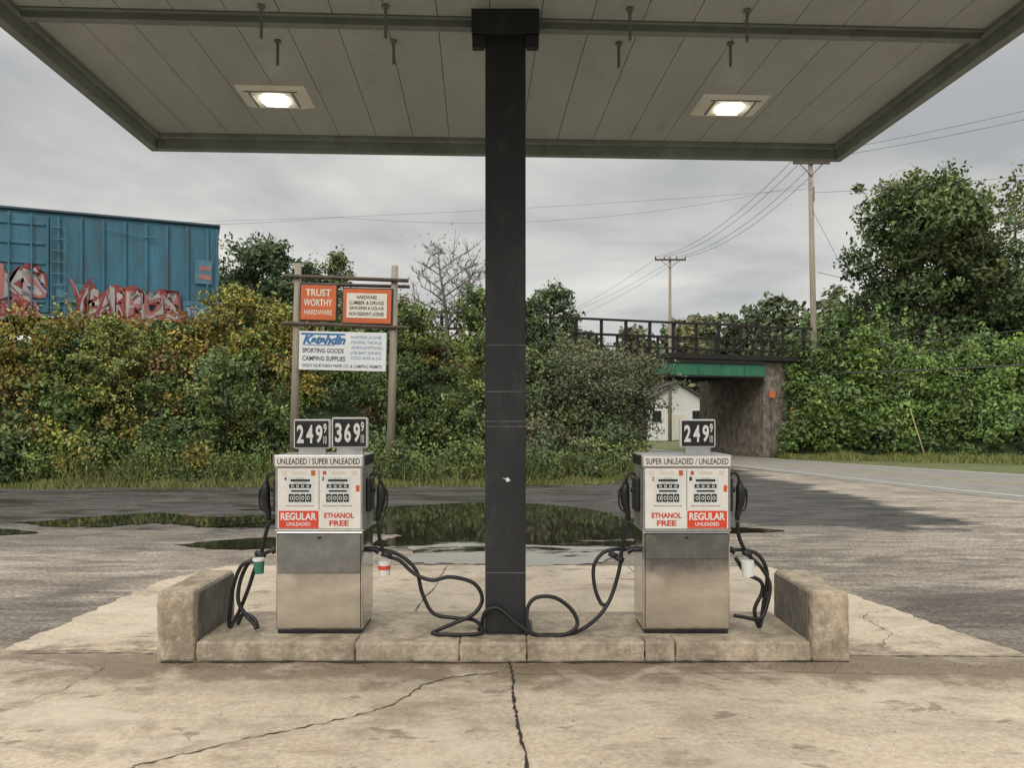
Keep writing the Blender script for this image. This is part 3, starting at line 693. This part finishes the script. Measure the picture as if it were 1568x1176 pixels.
# ------------------------------------------------------------------ utility poles & wires
def upole(x,y,top,arm,tilt=0,r=.15):
    e=empty('utility_pole',(x,y,0)); b=MB(); b.tube([(x,y,-.2),(x-tilt*.5,y,top*.5),(x-tilt,y,top)],[r,r*.85,r*.65],12); b.obj('shaft',M['wood2'],e,smooth=True)
    b=MB(); b.box(x-tilt-arm*.5,x-tilt+arm*.5,y-.2,y-.1,top-.35,top-.22); b.obj('crossarm',M['log'],e)
    b=MB()
    for k in (-.48,-.2,.2,.48): b.tube([(x-tilt+arm*k,y-.15,top-.22),(x-tilt+arm*k,y-.15,top-.02)],[.05,.04],8)
    b.obj('insulators',M['dark'],e)
    for k in (-1,1):
        m=MB(); m.tube([(x-tilt+k*arm*.3,y-.12,top-.36),(x-tilt,y-.12,top-.9)],.02,5); m.obj('brace',M['log'],e)
    return e
P1=upole(14.2,36,14.0,1.7,.27,.16); P2=upole(12.3,60,14.4,2.4,0,.15)
b=MB(); b.tube([(14.05,35.85,12.6),(14.05,35.85,11.9)],.02,6)
b.tube([(14.3,35.8,5.0),(14.3,35.8,5.3)],.06,8); b.obj('pole_hardware',M['dark'],P1)
wr=empty('overhead_wires',(14,36,13)); b=MB()
def wire(a,c,sag,r=.012):
    a=Vector(a);c=Vector(c); P=[a.lerp(c,t/16)-Vector((0,0,sag*4*(t/16)*(1-t/16))) for t in range(17)]; b.tube(P,r,5)
for k,z in ((-.8,13.9),(-.35,13.9),(.35,13.9),(.8,13.9)):
    wire((13.93+k,35.85,z),(12.3+k*1.4,59.85,14.35),.9,.012)
for k,z in ((-.8,13.95),(.8,13.95),): wire((13.93+k,35.85,z),(40,27+k,19.0),.8,.010)
wire((14.0,35.8,12.3),(40,26,15.2),1.2,.009)
wire((14.05,35.85,12.8),(-8,36,11.2),.9,.006)
wire((-8,36,11.2),(-34,34,12.0),.9,.006)
wire((14.05,35.85,12.5),(-34,44,12.9),.5,.006)
wire((12.3,59.85,14.0),(2,75,11),.6,.010); wire((13.3,59.85,14.3),(3,80,11),.6,.010); wire((11.3,59.85,14.3),(0,72,9.5),.6,.010)
wire((14.2,35.8,8.6),(40,62,12),.6,.012)
wire((14.25,35.8,3.9),(32,24,5.0),.35,.032); wire((14.25,35.8,5.0),(34,28,8.0),.6,.016); wire((14.25,35.8,4.6),(34,28,7.2),.6,.016)
wire((14.15,35.85,5.2),(12.3,59.8,6.0),.5,.02)
wire((14.0,35.9,11.5),(17.3,33.2,2.4),.0,.01)
b.obj('wires',M['wire'],wr)
gm=empty('guy_wire_marker',(17.9,33.3,0)); m=MB(); m.tube([(17.9,33.3,0),(17.15,33.2,2.2)],.03,8); m.obj('sleeve',M['sleeve'],gm); 

# ------------------------------------------------------------------ vegetation
def bank(name,xr,bxx,byy,txx,tyy,H,nb,lpb,palette,size,vmax=1.05,rr=(.5,1.1),cap=None):
    Ps=[];Cs=[];Ss=[]
    for i in range(nb):
        x=rng.uniform(*xr)
        if rng.random()<.68:
            hh=rng.uniform(.0,1); v=.5-math.sin(math.asin(1-2*hh)/3)
        else: v=rng.uniform(-.03,vmax)
        bb=np.interp(x,bxx,byy); t=np.interp(x,txx,tyy); q=min(max(v,0),1); y=bb+(t-bb)*v+.25; z=H*(q*q*(3-2*q))
        r=rng.uniform(*rr)
        if v>.8 and rng.random()<.3: r*=1.35
        if v<.1: r*=.8
        if cap is not None:
            c_=np.interp(x,cap[0],cap[1])+.22*math.sin(x*2.3)+.18*math.sin(x*5.1+1)+rng.normal(0,.12)
            if z+1.35*r>c_: r=min(r,.75); z=min(z,c_-1.3*r)
        nn=int(lpb*r*r); p=clump((x,y-.1,z+r*.4),r,nn)
        if rng.random()<.5:
            ns=nn//6; k=rng.integers(0,3,ns); sx=rng.normal(0,r*.5,3); sh=r*rng.uniform(.9,1.7,3); u=rng.random(ns)
            p[:ns]=np.stack([x+sx[k]+rng.normal(0,.07,ns),y-r*.2+rng.normal(0,.07,ns),z+.3*r+u*sh[k]],1)
        Ps.append(p); base=palette(x,v); c=leafcol(base,nn)*rng.uniform(.66,1.3)
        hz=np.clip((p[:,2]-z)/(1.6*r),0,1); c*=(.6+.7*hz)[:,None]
        Cs.append(c); Ss.append(rng.uniform(.6,1.25,nn)*size*rng.uniform(.75,1.3))
    P=np.concatenate(Ps); C=np.concatenate(Cs); S=np.concatenate(Ss)
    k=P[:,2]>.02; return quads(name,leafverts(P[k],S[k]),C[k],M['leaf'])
def palL(x,v):
    r=random.random()
    yel=.06+(.32 if (x<-6 and v>.55) else 0)+(.10 if x<-8 else 0)
    if r<yel: return random.choice(YEL)
    if r>.96: return (.14,.095,.055)
    if x>0: return random.choice([(.080,.105,.050),(.09,.115,.054),(.105,.13,.052),(.10,.10,.058)])
    return random.choice(GREENS)
bank('shrub_thicket',(-24,4.9),bx,by,tx,ty,4.1,560,600,palL,.066,cap=([-24,-15,-10.5,-9,-6,-1,1.5,2.8,3.4,5],[4.5,4.95,5.1,6.0,6.3,6.3,6.3,5.4,4.4,4.2]))
def palR(x,v): return random.choice([(.12,.18,.048),(.14,.20,.052),(.10,.155,.047),(.085,.125,.052)])
bank('shrub_thicket',(12.9,42),bx2,by2,tx2,ty2,4.3,430,330,palR,.105,rr=(.7,1.45))
def weeds(name,x0,x1,fy,n,hmax,cols,wd=.012,sp=.28):
    x=rng.uniform(x0,x1,n); y=fy(x)+rng.normal(0,sp,n); h=rng.uniform(.2,1,n)*hmax*(.55+.55*np.sin(x*1.9+1.3*np.sin(x*.7))**2)
    lean=rng.normal(0,.35,(n,2))*h[:,None]; a=rng.uniform(0,math.pi,n); dx=np.cos(a)*wd;dy=np.sin(a)*wd
    z0=np.zeros(n)
    V=np.stack([np.stack([x-dx,y-dy,z0],1),np.stack([x+dx,y+dy,z0],1),np.stack([x+lean[:,0]+dx*.2,y+lean[:,1]+dy*.2,h],1),np.stack([x+lean[:,0]-dx*.2,y+lean[:,1]-dy*.2,h],1)],1)
    cc=np.array(cols)[rng.integers(0,len(cols),n)]*rng.uniform(.7,1.3,(n,1)); return quads(name,V,cc,M['leaf'])
GC=[(.18,.22,.06),(.22,.21,.075),(.14,.19,.055),(.27,.23,.11)]
weeds('roadside_grass',-24,4.0,lambda x:np.interp(x,bx,by)-.25+.2*np.sin(x*2.3),26000,.26,GC,.010,.25)
weeds('tall_weeds',-24,4.6,lambda x:np.interp(x,bx,by)+.3+.2*np.sin(x*1.3),6000,.9,GC+[(.09,.12,.04)],.016,.3)
weeds('roadside_grass',12.2,36,lambda x:np.interp(x,bx2,by2)-.5+rng.normal(0,.5,len(x)),26000,.4,[(.21,.24,.07),(.25,.23,.09),(.14,.19,.05)],.018)
Ps=[];Cs=[]
for i in range(260):
    x=rng.uniform(-22,4.2); y=np.interp(x,bx,by)+rng.uniform(-.25,.5); hh=rng.uniform(.25,1.2); nn=int(95*hh)
    u=rng.random(nn); p=np.stack([x+rng.normal(0,.2,nn)*(.6+u*.6),y+rng.normal(0,.14,nn),.06+u*hh],1); Ps.append(p); Cs.append(leafcol(random.choice(GREENS+[(.15,.18,.055),(.13,.16,.05)]),nn)*(.7+.5*u)[:,None])
P=np.concatenate(Ps); quads('leafy_weeds',leafverts(P,rng.uniform(.6,1.2,len(P))*.055,.4),np.concatenate(Cs),M['leaf'])
n=2200; x=rng.uniform(-18,-6,n); cl=rng.uniform(-18,-7,46); k=rng.integers(0,46,n); x=cl[k]+rng.normal(0,.16,n); vv=np.abs(np.sin(cl*7.7))[k]*.9
bb=np.interp(x,bx,by); tt=np.interp(x,tx,ty); y=bb+(tt-bb)*vv-.6; z=4.1*(vv*vv*(3-2*vv))+.65+rng.normal(0,.14,n)
quads('goldenrod',leafverts(np.stack([x,y,z],1),np.full(n,.03)),leafcol((.31,.24,.05),n),M['leaf'])

def tree(name,base,H,cw,leaves,size,cols,bare=False,z0f=.25,nl=16,lean=0,bark='bark',seed=0,cr=.2,prof=None):
    random.seed(seed); e=empty(name,base); B=Vector(base); w=MB(); tips=[]
    tr_=[B+Vector((lean*t*H+math.sin(t*5+seed)*.03*H,math.cos(t*4+seed)*.02*H,t*H*.93)) for t in np.linspace(0,1,9)]
    r0=H*.018+.03
    w.tube(tr_,[r0*(1-.9*t) for t in np.linspace(0,1,9)],8)
    prof=prof or (lambda t: math.sin(math.pi*min(1,max(.02,(t*.86+.14))))**.7)
    for i in range(nl):
        t=z0f+(1-z0f)*(i+.5)/nl; k=t*8; a=tr_[int(k)].lerp(tr_[min(8,int(k)+1)],k-int(k)); an=i*2.4+random.uniform(-.5,.5)
        L=cw*.5*prof((t-z0f)/(1-z0f))*random.uniform(.65,1.12)
        d=Vector((math.cos(an),math.sin(an),random.uniform(.3,.75)))*L
        m1=a+d*.5+Vector((0,0,L*.05)); en=a+d; rr=r0*(1-t)*.5+.015
        w.tube([a,m1,en],[rr,rr*.6,rr*.2],5)
        tips+= [(en,1.0),(a+d*.6+Vector((random.uniform(-.2,.2),random.uniform(-.2,.2),.1))*L,.9)]
        for j in range(5 if bare else 3):
            u=random.uniform(.3,.95); s=a.lerp(en,u); dd=Vector((random.gauss(0,1),random.gauss(0,1),random.uniform(.2,1.4))).normalized()*L*random.uniform(.3,.6)
            w.tube([s,s+dd*.5+Vector((0,0,.03)),s+dd],[rr*.4,rr*.28,.006 if bare else .01],4); tips.append((s+dd,.75))
            if bare:
                for q in range(4):
                    s2=s+dd*random.uniform(.3,.95); d2=(dd.normalized()+Vector((random.gauss(0,.6),random.gauss(0,.6),random.uniform(0,.7))))*L*.22
                    w.tube([s2,s2+d2],[.012,.005],3)
    tips.append((tr_[-1],1.0))
    w.obj('trunk_and_limbs',M[bark],e)
    if leaves:
        Ps=[];Cs=[]; per=leaves//len(tips)
        for p,sc in tips:
            R=cw*cr*.5*sc*random.uniform(.7,1.3); nn=int(per*random.uniform(.6,1.4))
            q=clump(p,R*1.25,nn,5); Ps.append(q); c=leafcol(random.choice(cols),nn)*random.uniform(.8,1.2)
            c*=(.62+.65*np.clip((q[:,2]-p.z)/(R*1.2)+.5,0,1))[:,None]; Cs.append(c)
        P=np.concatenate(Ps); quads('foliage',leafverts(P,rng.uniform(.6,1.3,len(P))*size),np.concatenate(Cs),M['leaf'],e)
    return e
DG=[(.062,.090,.044),(.078,.108,.048),(.052,.076,.040)]; YG=[(.14,.165,.052),(.17,.175,.052),(.12,.145,.05)]
tree('maple_tree',(-10.5,33,3.6),5.6,3.6,11000,.09,DG,seed=1,cr=.42,z0f=.12)
tree('maple_tree',(-9.2,34,3.6),4.9,2.8,7000,.09,DG,seed=2,cr=.42,z0f=.12)
tree('birch_tree',(-7.6,33,3.8),5.3,1.5,5000,.075,[(.11,.14,.05),(.10,.125,.05)],seed=3,cr=.55,z0f=.15,bark='barkl')
tree('maple_tree',(-12.3,35,3.6),4.6,3.0,7000,.09,DG,seed=31,cr=.42,z0f=.12)
tree('poplar_sapling',(-8.9,24.6,2.6),3.3,2.2,6500,.06,YEL+YG,seed=4,cr=.45,z0f=.05)
tree('poplar_sapling',(-7.6,25.5,2.8),2.4,2.2,6000,.06,YEL+YG,seed=5,cr=.45,z0f=.05)
tree('poplar_sapling',(-5.6,26.5,3.0),2.6,2.2,6000,.065,GREENS,seed=51,cr=.45,z0f=.05)
tree('poplar_sapling',(-3.3,26.2,2.8),2.7,2.2,6000,.065,GREENS+YG,seed=52,cr=.45,z0f=.05)
tree('poplar_sapling',(-4.8,30,3.4),2.9,2.2,5500,.07,[(.12,.13,.055),(.15,.14,.065)],seed=53,cr=.45,z0f=.05)
tree('poplar_sapling',(-11.6,22.3,1.6),3.1,1.8,4500,.06,YG,seed=54,cr=.45,z0f=.05)
tree('poplar_sapling',(-1.0,23.4,.8),3.4,1.8,5000,.06,GREENS+YG,seed=55,cr=.45,z0f=.05)
tree('poplar_sapling',(-8.2,22.0,.6),2.9,1.8,4500,.06,GREENS,seed=56,cr=.45,z0f=.05)
tree('bare_tree',(-2.6,29,3.2),5.4,3.4,350,.05,YG,True,seed=6,bark='barkl',nl=18,cr=.6,z0f=.3)
tree('bare_tree',(-1.7,28.5,3.2),4.6,2.6,300,.05,YG,True,seed=16,bark='barkl',nl=14,cr=.6,z0f=.3)
tree('ash_tree',(-1.1,28,3.0),3.3,2.3,6000,.075,GREENS,seed=7,cr=.45,z0f=.1)
tree('ash_tree',(1.9,34,3.2),4.4,2.3,6000,.08,DG,seed=8,cr=.45,z0f=.1)
tree('ash_tree',(.6,31,3.0),3.4,2.4,6000,.08,DG,seed=81,cr=.45,z0f=.1)
CR=[(.075,.092,.052),(.088,.10,.056),(.105,.10,.06)]
tree('crabapple_tree',(2.8,26.2,.8),2.8,3.2,12000,.055,CR,seed=9,cr=.5,z0f=.08,nl=22)
tree('crabapple_tree',(4.7,29.2,.7),3.2,3.0,8500,.055,CR,seed=10,cr=.45,z0f=.14,nl=18)
CW=[(.072,.105,.042),(.09,.122,.046),(.060,.088,.038),(.11,.125,.05)]
tree('cottonwood_tree',(23.0,42.5,1.5),13.2,8.4,44000,.14,CW,seed=11,cr=.34,z0f=.12,nl=34)
tree('maple_tree',(26.8,43.5,1.5),8.6,6.0,14000,.14,DG,seed=12,cr=.4,z0f=.1,nl=20)
tree('birch_tree',(29.0,44,1.5),13.4,4.5,3500,.10,YG,seed=13,cr=.35,z0f=.25,bark='barkl',bare=True,nl=20)
tree('maple_tree',(31.5,42,1.5),9.5,6.5,14000,.14,DG,seed=14,cr=.4,z0f=.1,nl=20)
tree('maple_tree',(20,47,1.5),6.8,4.6,9000,.13,GREENS,seed=15,cr=.45,z0f=.1,nl=18)
# distant woods: crowns overlap into one continuous, uneven edge
def treeline(name,pts,n,size,cols):
    Ps=[];Cs=[]
    for (x,y,hh,r) in pts:
        base=random.choice(cols)
        for k in range(9):
            u=(k+.5)/9; z=hh*(.25+.72*u); rr=r*(1.15-.65*u**2); nn=int(n*rr*rr)
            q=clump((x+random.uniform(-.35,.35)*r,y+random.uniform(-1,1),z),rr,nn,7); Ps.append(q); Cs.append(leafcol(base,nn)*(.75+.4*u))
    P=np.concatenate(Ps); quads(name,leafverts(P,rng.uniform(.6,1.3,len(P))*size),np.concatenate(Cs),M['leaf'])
random.seed(5)
pts=[]
for i in range(44):
    x=-4+i*1.5+random.uniform(-.6,.6); y=random.uniform(74,88)
    hb=np.interp(x,[-6,8,15,19,24,32,40],[10,10.5,11.5,12.6,13.4,14.6,15.4])*(y/80)
    pts.append((x,y,hb+.7*math.sin(i*1.3)+random.uniform(-1.1,.8),random.uniform(2.0,3.0)))
for i in range(28): pts.append((-60+i*2.0,random.uniform(60,75),random.uniform(6,8.5),random.uniform(2,3)))
for i in range(18): pts.append((38+i*2.6,random.uniform(50,60),random.uniform(9,12),random.uniform(2.2,3.2)))
treeline('distant_treeline',pts,46,.34,[(.095,.115,.065),(.105,.13,.068),(.08,.10,.06),(.13,.13,.07),(.12,.12,.075)])

# ------------------------------------------------------------------ world & sun
wd=bpy.data.worlds.new('World'); scene.world=wd; wd.use_nodes=True; nt=wd.node_tree; bg=nt.nodes['Background']
def wn(t,**k):
    n=nt.nodes.new('ShaderNode'+t)
    for a,v in k.items(): setattr(n,a,v)
    return n
sky=wn('TexSky'); sky.sky_type='NISHITA'; sky.sun_disc=False; sky.sun_elevation=math.radians(38); sky.sun_rotation=math.radians(200)
tc=wn('TexCoord'); sp=wn('SeparateXYZ'); nt.links.new(tc.outputs['Generated'],sp.inputs[0])
def wm(op,a,b=0.):
    m=wn('Math',operation=op)
    for i,v in ((0,a),(1,b)):
        if isinstance(v,(int,float)): m.inputs[i].default_value=v
        else: nt.links.new(v,m.inputs[i])
    return m.outputs[0]
zc=wm('MAXIMUM',sp.outputs[2],0.0); dv=wm('ADD',zc,.16)
cb=wn('CombineXYZ'); nt.links.new(wm('DIVIDE',sp.outputs[0],dv),cb.inputs[0]); nt.links.new(wm('DIVIDE',sp.outputs[1],dv),cb.inputs[1])
no=wn('TexNoise'); no.inputs['Scale'].default_value=.95; no.inputs['Detail'].default_value=5; no.inputs['Roughness'].default_value=.52; no.inputs['Distortion'].default_value=.25; nt.links.new(cb.outputs[0],no.inputs['Vector'])
r1=wn('ValToRGB'); e=r1.color_ramp.elements; e[0].position=.36; e[0].color=(.66,.675,.70,1); e[1].position=.62; e[1].color=(1.18,1.155,1.10,1); nt.links.new(no.outputs[0],r1.inputs[0])
r2=wn('ValToRGB'); e=r2.color_ramp.elements; e[0].position=0; e[0].color=(.33,.33,.33,1); e[1].position=1; e[1].color=(1,.985,.95,1)
for p,c in ((.12,.315),(.3,.295),(.5,.36),(.7,.72)):
    x=e.new(p); x.color=(c,c,c*.98,1)
nt.links.new(zc,r2.inputs[0])
mu=wn('MixRGB',blend_type='MULTIPLY'); mu.inputs[0].default_value=1; nt.links.new(r1.outputs[0],mu.inputs[1]); nt.links.new(r2.outputs[0],mu.inputs[2])
m2=wn('MixRGB',blend_type='MULTIPLY'); m2.inputs[0].default_value=1; nt.links.new(mu.outputs[0],m2.inputs[1]); m2.inputs[2].default_value=(22,22,22,1)
mx=wn('MixRGB'); mx.inputs[0].default_value=.95; nt.links.new(sky.outputs[0],mx.inputs[1]); nt.links.new(m2.outputs[0],mx.inputs[2])
nt.links.new(mx.outputs[0],bg.inputs[0]); bg.inputs[1].default_value=.1
su=bpy.data.lights.new('sun','SUN'); su.energy=1.35; su.angle=math.radians(30); su.color=(1,.93,.83)
so=bpy.data.objects.new('sun',su); COL.objects.link(so); so.rotation_euler=(math.radians(52),0,math.radians(-20))

# ------------------------------------------------------------------ camera
cam=bpy.data.cameras.new('camera'); co=bpy.data.objects.new('camera',cam); COL.objects.link(co)
co.location=(0,0,1.82); co.rotation_euler=(math.radians(90),0,0); cam.sensor_width=36; cam.lens=36*1180/1568; cam.shift_y=52/1568
cam.clip_end=3000; cam.clip_start=.05; scene.camera=co
